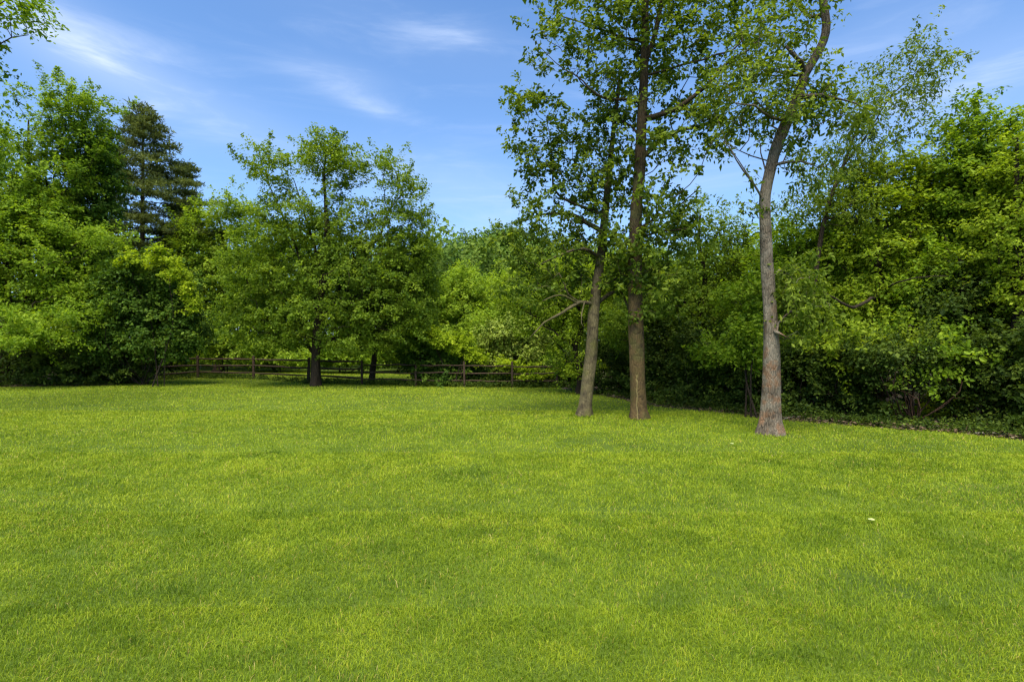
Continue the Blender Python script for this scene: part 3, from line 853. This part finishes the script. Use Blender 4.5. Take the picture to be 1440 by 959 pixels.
# mounded vine thicket
shrub('vine_thicket', 'mounded thicket of dark glossy leaves at the left end of the rail fence', 'shrub', 200, 25.5,
    [(205, 385, 45, 22), (170, 400, 30, 25), (245, 410, 30, 25), (190, 430, 50, 28), (240, 445, 38, 28), (155, 450, 40, 28), (270, 465, 26, 22), (215, 480, 50, 25), (150, 485, 45, 22), (280, 478, 16, 12), (250, 495, 25, 14, .6)],
    'dark', 'dark', 900, 46, .125, .34, stems=9, depth=2.0)
shrub('vine', 'yellow-green vine draped over the crest of the dark thicket by the fence', 'vine', 222, 24.6,
    [(215, 368, 35, 7), (245, 385, 16, 9), (262, 408, 9, 14), (272, 430, 8, 12), (185, 372, 18, 8), (225, 355, 9, 12, .5)],
    'vine', 'dark', 220, 34, .10, .19, stems=3, depth=.6)
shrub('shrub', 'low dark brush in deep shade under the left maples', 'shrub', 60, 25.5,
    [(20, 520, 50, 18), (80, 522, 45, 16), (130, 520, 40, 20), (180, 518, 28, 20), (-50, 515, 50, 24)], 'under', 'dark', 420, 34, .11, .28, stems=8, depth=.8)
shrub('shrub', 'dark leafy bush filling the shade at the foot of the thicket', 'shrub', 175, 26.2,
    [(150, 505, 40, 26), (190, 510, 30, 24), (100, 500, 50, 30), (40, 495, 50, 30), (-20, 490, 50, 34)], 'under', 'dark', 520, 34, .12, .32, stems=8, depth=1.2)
# behind the fence, left
build_tree('broadleaf_tree', 'bright green tree behind the fence between the pines and the shade tree', 'tree', 36,
    trunk_line(305, 36, 300, .22), [(268, 330, 22, 28), (295, 300, 18, 18), (332, 285, 12, 14, .7), (345, 300, 22, 18), (320, 315, 28, 22), (285, 355, 30, 28), (335, 350, 38, 30), (265, 385, 22, 28), (310, 395, 40, 30), (350, 400, 40, 40), (290, 430, 40, 25)],
    'bright', 'dark', 800, 40, .17, .48, depth=3, okz=3, minr=.02)
build_tree('broadleaf_tree', 'deep green tree behind the shade tree showing on its left flank', 'tree', 40,
    trunk_line(400, 40, 330, .22), [(390, 360, 40, 40), (440, 350, 45, 40), (480, 390, 60, 50), (380, 420, 60, 50), (530, 380, 50, 50), (560, 430, 50, 40)],
    'maple', 'dark', 650, 38, .20, .6, depth=3, okz=3, minr=.02)
shrub('shrub', 'light yellow-green bush just behind the left fence posts', 'shrub', 315, 31.5,
    [(312, 480, 28, 13), (335, 492, 14, 9), (295, 465, 15, 12), (320, 500, 22, 10, .6)], 'bright', 'dark', 260, 34, .14, .34, stems=5, depth=.9)
for px, d, lobes, leaf, lab in [
    (250, 33, [(235, 480, 30, 25), (270, 500, 35, 14), (225, 505, 25, 14)], 'maple', 'green bush behind the lowest leftmost fence rails'),
    (390, 36, [(380, 490, 35, 20), (410, 500, 40, 15), (360, 505, 30, 10)], 'bright', 'light green bush behind the fence left of the shade tree trunk'),
    (480, 35, [(480, 490, 40, 20), (510, 500, 40, 15), (455, 505, 25, 10)], 'maple', 'green bush behind the fence right of the shade tree trunk'),
    (560, 36, [(560, 485, 40, 25), (600, 490, 40, 25), (545, 508, 30, 8)], 'bright', 'light green bush behind the fence below the arching vine'),
    (300, 44, [(260, 455, 60, 30), (330, 450, 60, 30), (400, 455, 60, 30), (470, 460, 60, 28)], 'far', 'long dark hedge-like bush far behind the left fence')]:
    shrub('shrub', lab, 'shrub', px, d, lobes, leaf, 'dark', 300, 34, .16, .42, stems=5, depth=1.2)

# smaller dark tree beside the shade tree, right
build_tree('round_tree', 'smaller dark round tree tucked behind the right side of the shade tree', 'tree', 26.3,
    trunk_line(522, 26.3, 330, .14, lean=25), [(592, 345, 18, 20, .8), (575, 372, 30, 28), (540, 410, 45, 35), (590, 400, 28, 30), (570, 445, 35, 30), (590, 470, 22, 22), (530, 460, 40, 25)],
    'oak', 'dark', 620, 40, .13, .38, depth=2.0, okz=1.6, minr=.012,
    limbs=[[(524, 490, .09), (540, 450, .07, -.3), (556, 430, .06, -.8), (572, 455, .05, -1), (588, 490, .045, -1.1), (594, 530, .04, -1.1)]])
# bushes and vines on the right half of the fence
shrub('vine_thicket', 'dark bush smothered in vines behind the middle of the rail fence', 'shrub', 615, 25.6,
    [(600, 505, 28, 28), (640, 512, 30, 22), (580, 490, 16, 30), (665, 522, 22, 16), (625, 530, 40, 10)], 'dark', 'dark', 760, 44, .11, .25, stems=7, depth=.7)
shrub('vine', 'bright yellow-green vine running down from the tree onto the fence', 'vine', 640, 24.6,
    [(585, 462, 14, 9), (605, 472, 14, 8), (625, 480, 18, 8), (645, 490, 14, 8), (662, 500, 12, 8), (676, 506, 9, 5), (655, 478, 12, 4, .5)], 'vine', 'dark', 300, 40, .10, .17, stems=3, depth=.4)
shrub('shrub', 'grey-green leafy bush rising over the right half of the fence', 'shrub', 705, 26,
    [(690, 478, 14, 16), (715, 470, 30, 20), (745, 465, 26, 22), (700, 500, 24, 18), (735, 495, 30, 18), (700, 525, 25, 15)], 'silver', 'dark', 420, 36, .12, .28, stems=6, depth=.9)
shrub('vine', 'bright vine lying along the top rail near the right end of the fence', 'vine', 735, 24.6,
    [(712, 512, 14, 5), (740, 518, 18, 5), (765, 526, 16, 6), (790, 520, 14, 9), (748, 530, 22, 4)], 'vine', 'dark', 220, 36, .09, .16, stems=3, depth=.35)
shrub('shrub', 'dark brush behind the last fence rails left of the leaning trunk', 'shrub', 760, 25.2,
    [(700, 530, 26, 12), (740, 532, 30, 14), (780, 530, 30, 16), (800, 515, 22, 20), (820, 530, 25, 18), (690, 538, 30, 8)], 'under', 'dark', 320, 34, .11, .25, stems=6, depth=.8)
# bright trees beyond the fence
for px, d, lobes, leaf, lab in [
    (605, 37, [(600, 405, 28, 22), (620, 430, 30, 28), (590, 440, 28, 28), (610, 470, 40, 28), (640, 480, 35, 25)], 'bright', 'light green tree beyond the fence against the shade tree'),
    (655, 38, [(652, 392, 20, 16), (665, 410, 25, 20), (640, 425, 28, 25), (680, 440, 30, 28), (650, 465, 40, 30)], 'bright', 'round light green tree beyond the middle of the fence'),
    (705, 40, [(700, 398, 24, 18), (720, 410, 26, 22), (690, 430, 30, 28), (730, 440, 35, 30), (710, 475, 40, 30)], 'bright', 'light green tree beyond the grey-green bush'),
    (765, 38, [(760, 400, 28, 24), (790, 400, 30, 30), (745, 430, 30, 30), (785, 450, 40, 38), (760, 490, 40, 25)], 'yellow', 'yellow-green tree beyond the fence left of the leaning trunk'),
    (735, 33, [(690, 455, 28, 22), (725, 425, 30, 22), (760, 440, 30, 25), (730, 465, 45, 22), (780, 475, 35, 22), (700, 490, 35, 18), (750, 500, 40, 16)], 'bright', 'low light green tree close behind the right half of the fence'),
    (850, 37, [(830, 385, 35, 28), (870, 380, 35, 30), (910, 375, 35, 26), (850, 430, 50, 35), (910, 430, 50, 38), (950, 395, 30, 30)], 'bright', 'light green tree showing between the two middle trunks')]:
    build_tree('broadleaf_tree', lab, 'tree', d, trunk_line(px, d, lobes[0][1]+15, .18), lobes, leaf, 'dark', 620, 38, .17, .45, depth=2.6, okz=2.5, minr=.02, leafkw=dict(clus=.14), tshift=.03)
# distant woods above them
far_i = 0
for px, top, d, lab in [(632, 348, 66, 'distant tree tinted blue-green for haze, just right of the shade tree crown'), (672, 326, 70, 'distant dark tree standing highest beyond the light green trees'),
                        (712, 318, 68, 'distant dark tree left of the leaning tree crown'), (760, 335, 66, 'distant dark tree seen through the leaning tree branches'), 
                        (815, 345, 68, 'distant dark tree behind the middle trunks')]:
    build_tree('distant_tree', lab, 'tree', d, trunk_line(px, d, top+25, .25), [(px, top+16, 20, 15), (px-16, top+32, 20, 20), (px+17, top+30, 22, 20), (px, top+55, 36, 25), (px-5, top+85, 38, 30)],
               'far', 'dark', 520, 34, .27, .75, depth=4, okz=5, minr=.05, group='distant trees above the light green ones')

# ================================================================== RIGHT SIDE WOODS
build_tree('spreading_tree', 'small spreading yellow-green tree with dark lower limbs behind the leaning trunk', 'tree', 21.3,
    trunk_line(815, 21.3, 370, .13), [(770, 385, 40, 20), (730, 420, 38, 22), (775, 430, 35, 25), (745, 455, 30, 16, .7), (800, 400, 35, 30), (830, 430, 35, 30), (800, 465, 30, 22), (850, 390, 30, 30), (790, 500, 25, 15, .8), (812, 515, 25, 15)],
    'yellow', 'dark', 700, 32, .11, .30, depth=1.6, okz=1.2, minr=.008, tshift=-.05)
build_tree('broadleaf_tree', 'leafy tree with a ragged open top between the tallest trunk and the grey trunk', 'tree', 19.5,
    trunk_line(985, 19.5, 300, .14), [(960, 310, 22, 20, .6), (985, 290, 15, 12, .4), (1010, 315, 25, 20, .6), (1035, 330, 20, 18, .6), (965, 355, 30, 18, .6), (1010, 360, 35, 20, .8), (1045, 370, 25, 22), (930, 390, 40, 25), (985, 395, 45, 25),
     (1035, 410, 40, 30), (910, 430, 45, 30), (965, 440, 50, 30), (1020, 455, 45, 30), (880, 460, 30, 30)],
    'oak', 'dark', 1050, 34, .105, .30, depth=1.8, okz=2, minr=.008)
build_tree('maple_tree', 'medium green tree directly behind the grey trunk', 'tree', 17,
    trunk_line(1125, 17, 340, .11), [(1110, 330, 30, 28), (1150, 350, 35, 28), (1100, 380, 40, 28), (1145, 400, 45, 30), (1050, 420, 35, 28), (1100, 440, 45, 30), (1160, 440, 40, 28), (1050, 470, 40, 25), (1110, 480, 45, 22), (1040, 500, 35, 14, .9, -1), (1115, 515, 35, 12, .8, -1.2), (1000, 490, 28, 14, .8, -.4)],
    'maple', 'dark', 950, 36, .10, .30, depth=1.8, okz=2, minr=.008)
# sapling with sparse hanging leaves against the sky
build_tree('sparse_tree', 'slender tree with sparse hanging leaves reaching into the sky right of the grey trunk', 'tree', 15.9,
    [(1128, gy(15.9), .09), (1135, 500, .08), (1145, 400, .065), (1155, 330, .06), (1168, 280, .06), (1185, 235, .045), (1200, 195, .03), (1212, 160, .02)],
    [(1300, 48, 15, 10, .6), (1322, 55, 12, 8, .5), (1282, 70, 20, 18, .7), (1320, 85, 24, 18, .8), (1255, 95, 28, 18, .8), (1300, 110, 28, 22), (1240, 125, 20, 15, .6), (1265, 140, 35, 22), (1215, 150, 35, 22), (1300, 150, 15, 14, .5),
     (1205, 190, 35, 22), (1255, 185, 35, 18), (1185, 225, 35, 22), (1225, 215, 30, 14), (1165, 260, 40, 25), (1220, 255, 30, 22), (1130, 290, 40, 25), (1190, 300, 45, 30), (1135, 225, 20, 14, .4), (1350, 90, 8, 5, .3)],
    'thin', 'dark', 600, 24, .10, .20, depth=1.2, okz=3.5, bf=.25, minr=.005, tip=.003, shell=.3, leafdesc=3, leafkw=dict(flat=.5, droop=.6, hang=1.2, up=.35, aspect=.4, slen=2.6),
    limbs=[[(1185, 235, .035), (1215, 195, .025, .1), (1250, 140, .016, .2), (1290, 100, .01, .3), (1320, 70, .004, .3)],
           [(1160, 310, .03), (1185, 300, .02, -.3), (1210, 270, .012, -.4)]])
build_tree('broadleaf_tree', 'yellow-green tree right of the sparse tree with drooping sprays', 'tree', 16.3,
    trunk_line(1235, 16.3, 260, .14), [(1225, 250, 40, 18), (1270, 235, 35, 18), (1200, 290, 40, 25), (1250, 285, 45, 28), (1295, 265, 25, 28), (1300, 320, 40, 25), (1240, 340, 50, 28), (1190, 350, 35, 28), (1280, 375, 50, 25), (1220, 400, 50, 28),
     (1180, 430, 40, 28), (1260, 430, 45, 25), (1225, 465, 45, 20), (1165, 478, 40, 14, 1, -1.4), (1215, 492, 38, 12, .9, -1.8), (1150, 505, 28, 10, .7, -1.2), (1262, 470, 38, 14, 1, -1.6)],
    'yellow', 'dark', 1300, 36, .095, .29, depth=2.0, okz=2, minr=.007, leafkw=dict(flat=.15, droop=.35, clus=.16),
    deadlimbs=[[(1238, 412, .05, 0), (1222, 422, .045, -1.2), (1198, 432, .04, -2.2), (1175, 420, .03, -2.4), (1150, 406, .018, -2.5)], [(1238, 408, .035, 0), (1262, 398, .022, -1.6), (1295, 390, .014, -2.2), (1335, 388, .006, -2.4)]])
build_tree('maple_tree', 'tall maple near the right edge whose pointed crown rises above its neighbours', 'tree', 15.5,
    trunk_line(1372, 15.5, 190, .15), [(1362, 160, 16, 14), (1350, 180, 16, 14, .8), (1385, 180, 18, 14), (1350, 210, 28, 20), (1395, 215, 35, 22), (1340, 245, 35, 22), (1390, 255, 45, 25), (1350, 290, 45, 28), (1410, 300, 45, 28), (1370, 335, 50, 25)],
    'maple', 'dark', 950, 40, .095, .28, depth=1.8, okz=3, minr=.007, leafkw=dict(clus=.15),)
build_tree('broadleaf_tree', 'yellow-green tree cut by the right frame edge with long horizontal sprays', 'tree', 13.8,
    trunk_line(1430, 13.8, 200, .15), [(1425, 180, 14, 16, .7), (1450, 200, 30, 25), (1430, 235, 35, 18), (1470, 270, 50, 35), (1425, 285, 40, 16), (1400, 320, 35, 14), (1440, 330, 45, 20), (1390, 350, 30, 12, .8), (1440, 375, 50, 20), (1480, 420, 60, 50), (1425, 415, 35, 16, .8), (1520, 320, 60, 80), (1440, 450, 25, 12, .6)],
    'yellow', 'dark', 900, 34, .085, .27, depth=1.6, okz=3, minr=.006, leafkw=dict(flat=.14, droop=.3, clus=.14), tshift=.05)
build_tree('maple_tree', 'deep green maple filling the wood below the tall pointed crown', 'tree', 15.2,
    trunk_line(1330, 15.2, 330, .11), [(1320, 370, 40, 22), (1370, 385, 45, 25), (1290, 410, 40, 22), (1340, 420, 45, 22), (1400, 430, 40, 25), (1290, 455, 45, 18), (1350, 460, 45, 18), (1240, 480, 35, 14), (1400, 475, 40, 18), (1200, 490, 30, 14), (1320, 488, 40, 12, 1, -1.6), (1375, 505, 38, 14, 1, -1.6), (1290, 520, 30, 8, .6, -1.6), (1420, 530, 25, 14, .8, -1.8)],
    'maple', 'dark', 950, 36, .095, .28, depth=1.7, okz=2, minr=.007)
# second row, closing the view into the wood
for px, d, top, leaf, lab in [(900, 26, 345, 'under', 'shaded tree deep in the wood behind the tallest trunk'), (1000, 25, 375, 'maple', 'shaded tree deep in the wood left of the grey trunk'),
                              (1095, 24, 330, 'maple', 'shaded tree deep in the wood right behind the grey trunk'), (1170, 23, 310, 'under', 'shaded tree deep in the wood behind the sparse tree'),
                              (1270, 22, 290, 'yellow', 'shaded tree deep in the wood behind the drooping sprays'), (1340, 21, 250, 'maple', 'shaded tree deep in the wood behind the pointed maple'),
                              (1430, 20, 230, 'yellow', 'shaded tree deep in the wood at the right frame edge')]:
    s = 22/d
    lobes = [(px, top+30, 40*s, 28*s), (px-30, top+65, 45*s, 32*s), (px+35, top+60, 45*s, 32*s), (px, top+100, 70*s, 35*s), (px-30, top+140, 60*s, 35*s), (px+35, top+145, 60*s, 35*s)]
    build_tree('broadleaf_tree', lab, 'tree', d, trunk_line(px, d, top+40, .17), lobes, leaf, 'dark', 560, 36, .15, .42, depth=2, okz=2, minr=.02)
for px, d in [(870, 34), (960, 33), (1060, 31), (1160, 30), (1260, 28), (1350, 27), (1450, 26), (1600, 17), (1760, 12)]:
    pass

# understorey along the wood edge
under = [
    (850, 21.4, [(850, 520, 35, 22), (880, 500, 30, 30), (845, 490, 22, 20), (870, 540, 30, 12)], 'under', 'dark brush filling the gap between the two middle trunks'),
    (915, 19.2, [(920, 500, 35, 28), (945, 530, 35, 22), (910, 540, 30, 18), (930, 470, 30, 20)], 'under', 'dark ivy-like brush just right of the tallest trunk'),
    (975, 17.8, [(985, 510, 40, 28), (1000, 545, 40, 18), (960, 555, 35, 14), (980, 480, 35, 20)], 'under', 'dark brush midway between the tallest trunk and the grey trunk'),
    (1045, 16.4, [(1045, 520, 35, 28), (1060, 560, 35, 18), (1020, 565, 30, 14), (1050, 490, 35, 20)], 'under', 'dark brush tight against the left of the grey trunk'),
    (1130, 15.2, [(1130, 530, 35, 26), (1150, 570, 40, 16), (1110, 570, 30, 16), (1130, 500, 35, 18)], 'under', 'dark leafy brush just right of the grey trunk foot'),
    (1185, 15.0, [(1190, 530, 30, 24), (1200, 570, 30, 14), (1190, 500, 35, 18), (1170, 585, 25, 8)], 'under', 'thin shaded brush left of the many-stemmed bush'),
    (1400, 13.2, [(1400, 530, 35, 30), (1430, 570, 35, 22), (1390, 590, 30, 12), (1400, 490, 35, 22), (1440, 510, 30, 30)], 'under', 'dark ivy-leaved brush by the right frame edge'),
    (1480, 11.8, [(1480, 540, 40, 40), (1450, 590, 25, 14), (1500, 480, 50, 40), (1540, 560, 60, 50)], 'under', 'dark brush leaving the right frame edge'),
]
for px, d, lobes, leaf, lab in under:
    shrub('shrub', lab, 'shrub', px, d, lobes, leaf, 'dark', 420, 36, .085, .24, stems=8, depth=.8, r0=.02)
shrub('bush', 'bush of many crooked reddish-brown stems at the lawn edge on the right', 'bush', 1285, 13.6,
    [(1230, 500, 30, 18), (1280, 490, 35, 20), (1330, 500, 35, 20), (1250, 530, 35, 14, .5), (1310, 535, 35, 14, .5), (1350, 560, 25, 14, .4), (1230, 570, 25, 12, .25)], 'under', 'red', 380, 28, .075, .24, stems=18, depth=1.1, r0=.022)
build_tree('dark_tree', 'dark leaning trunk crossing the shade in the right woods', 'tree', 14.6,
    [(1398, gy(14.6), .17), (1390, 560, .15), (1376, 520, .13), (1368, 490, .12), (1362, 450, .10), (1355, 400, .08), (1350, 360, .05)],
    [(1350, 400, 40, 25), (1380, 440, 40, 25), (1320, 430, 30, 20)], 'under', 'dark', 220, 30, .095, .28, depth=1.2, okz=3)
# leafy low sprays
shrub('shrub', 'low yellow-green weeds behind the many-stemmed bush', 'shrub', 1275, 15.2,
    [(1240, 575, 35, 12), (1300, 580, 35, 10), (1340, 560, 20, 22)], 'vine', 'dark', 160, 30, .09, .2, stems=4, depth=.5)
shrub('shrub', 'pale green sprig-like bush catching light left of the grey trunk', 'shrub', 1050, 14.6,
    [(1050, 470, 22, 16), (1040, 495, 20, 12), (1062, 500, 12, 12)], 'maple', 'dark', 110, 30, .085, .2, stems=3, depth=.5)

# ================================================================== BACKGROUND MASS AND GROUND COVER
# far-off wood closing the horizon all round
nC = 5200
ang = rng.uniform(-1.25, 1.25, nC); dist = rng.uniform(48, 62, nC)
hmax = 7.5+4*vnoise(ang*9+40, ang*0+3.3)+2.5*vnoise(ang*26+40, ang*0+8.3)
zz = rng.random(nC)**.8*hmax
C = np.stack([np.sin(ang)*dist, np.cos(ang)*dist, zz], -1)
V, Fc, tn = leaf_faces(C, 1.1, 26, .42, flat=.35, droop=.3, outc=np.array([0, 120., -30]))
tag(mesh_obj('far_woods', V, Fc, LM['far'], tint=tn), 'far-off wood closing the view behind the garden trees', 'woods', kind='stuff')
# second belt on the right and left, inside the wood: saplings and brush nobody could count
C = []
for _ in range(2600):
    u = rng.uniform((860-720)/F, 1.5); e = np.interp(u, EU, EDGE_D)+rng.uniform(3.5, 16)
    C.append([u*e, e, rng.random()**1.1*(3.4)+.1])
for _ in range(1500):
    u = rng.uniform(-1.5, (195-720)/F); e = np.interp(u, EU, EDGE_D)+rng.uniform(3.5, 14)
    C.append([u*e, e, rng.random()**1.1*(4.5)+.1])
V, Fc, tn = leaf_faces(np.array(C), .5, 24, .15, flat=.5, droop=.2)
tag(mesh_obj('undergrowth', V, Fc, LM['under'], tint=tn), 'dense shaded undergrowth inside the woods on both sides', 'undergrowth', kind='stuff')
# weeds and leaf litter along the edge of the lawn
C = []
for _ in range(900):
    u = rng.uniform((800-720)/F, 1.2); e = np.interp(u, EU, EDGE_D)+abs(rng.normal(0, .5))+.02
    C.append([u*e, e, rng.random()*.14+.03])
for _ in range(700):
    u = rng.uniform(-1.2, (205-720)/F); e = np.interp(u, EU, EDGE_D)+abs(rng.normal(0, .5))
    C.append([u*e, e, rng.random()*.16+.03])
for _ in range(1300):
    u = rng.uniform((190-720)/F, (830-720)/F); e = float(np.interp(u*F+720, [a for a, b in FP], [b for a, b in FP]))+rng.normal(.1, .28)
    C.append([u*e, e, rng.random()*.2+.03])
V, Fc, tn = leaf_faces(np.array(C), .13, 14, .06, flat=.4, droop=.1)
tag(mesh_obj('weeds', V, Fc, LM['under'], tint=tn), 'low weeds along the fence and the wood edge', 'weeds', kind='stuff')
lm, t = newmat('dry_leaves')
at_ = t.nodes.new('ShaderNodeAttribute'); at_.attribute_name = 'tint'
r = ramp(t, [(0, (.03, .018, .010)), (.6, (.12, .075, .038)), (.9, (.12, .08, .045)), (1, (.20, .15, .09))])
t.links.new(at_.outputs['Fac'], r.inputs[0])
p = t.nodes.new('ShaderNodeBsdfPrincipled'); p.inputs['Roughness'].default_value = .8
t.links.new(r.outputs[0], p.inputs['Base Color'])
o = t.nodes.new('ShaderNodeOutputMaterial'); t.links.new(p.outputs[0], o.inputs[0])
C = []
for lo, hi, n_ in [((800-720)/F, 1.2, 1500), (-1.2, (215-720)/F, 1800)]:
    for _ in range(n_):
        u = rng.uniform(lo, hi); e = np.interp(u, EU, EDGE_D)+rng.exponential(.9)-.05
        C.append([u*e, e, .03])
C = np.array(C)
V, Fc, tn = leaf_faces(C, .16, 4, .075, flat=.08, droop=0, up=1.5, spread=.3, hang=0, clus=.1, tvar=.3)
V[:, 2] = np.maximum(V[:, 2], .012)
tag(mesh_obj('leaf_litter', V, Fc, lm, tint=tn), 'brown fallen leaves under the edge of the woods', 'leaf litter', kind='stuff')
# fallen branches on the wood edge
for px, d, L_, a, lab in [(1300, 12.75, .9, .3, 'pale fallen branch lying at the foot of the many-stemmed bush'), (1418, 11.65, 1.1, -.5, 'pale fallen branch on the lawn edge by the right frame edge'),
                          (1115, 14.2, .7, .5, 'short fallen branch on the lawn edge right of the grey trunk')]:
    c = at(px, 0, d); c[2] = .04
    dv = np.array([math.cos(a), math.sin(a), 0])*L_/2
    P, q = resample([c-dv, c+[0, .05, .03], c+dv+[0, 0, .02]], [.02, .017, .007], .12)
    P[1:-1] += rng.normal(0, .012, P[1:-1].shape)
    pr = [tube(P, q, 6)]
    k = len(P)//2
    pr.append(tube(np.array([P[k], P[k]+dv*.4+[0, .12, .05]]), [.009, .004], 5))
    V, Q = merge(pr)
    o = mesh_obj('fallen_branch', V-c, Q, BK['dead'], smooth=True); o.location = tuple(c)
    tag(o, lab, 'branch')
# two pale leaves on the lawn
for px, py, s, lab in [(1225, 738, .05, 'pale curled leaf lying on the open lawn at lower right'), (1029, 628, .05, 'small white speck of a leaf on the lawn left of the grey trunk')]:
    d = CAM_H/(py-479.5)*F
    c = at(px, py, d); c[2] = .05
    g = np.linspace(-1, 1, 9); V = []
    for a in g:
        wv = s*.45*math.sqrt(max(0, 1-a*a))+.002
        for b in (-1, -.4, 0, .4, 1):
            V.append([a*s, b*wv, .35*wv*b*b*1.6+.25*s*a*a])
    Q = [[i*5+j, i*5+j+1, i*5+j+6, i*5+j+5] for i in range(8) for j in range(4)]
    mm_, t = newmat('pale_leaf')
    p = t.nodes.new('ShaderNodeBsdfPrincipled'); p.inputs['Base Color'].default_value = (.30, .34, .12, 1); p.inputs['Roughness'].default_value = .6
    o2 = t.nodes.new('ShaderNodeOutputMaterial'); t.links.new(p.outputs[0], o2.inputs[0])
    o = mesh_obj('fallen_leaf', np.array(V), np.array(Q), mm_, smooth=True); o.location = tuple(c); o.rotation_euler = (.2, .1, .4)
    tag(o, lab, 'leaf')
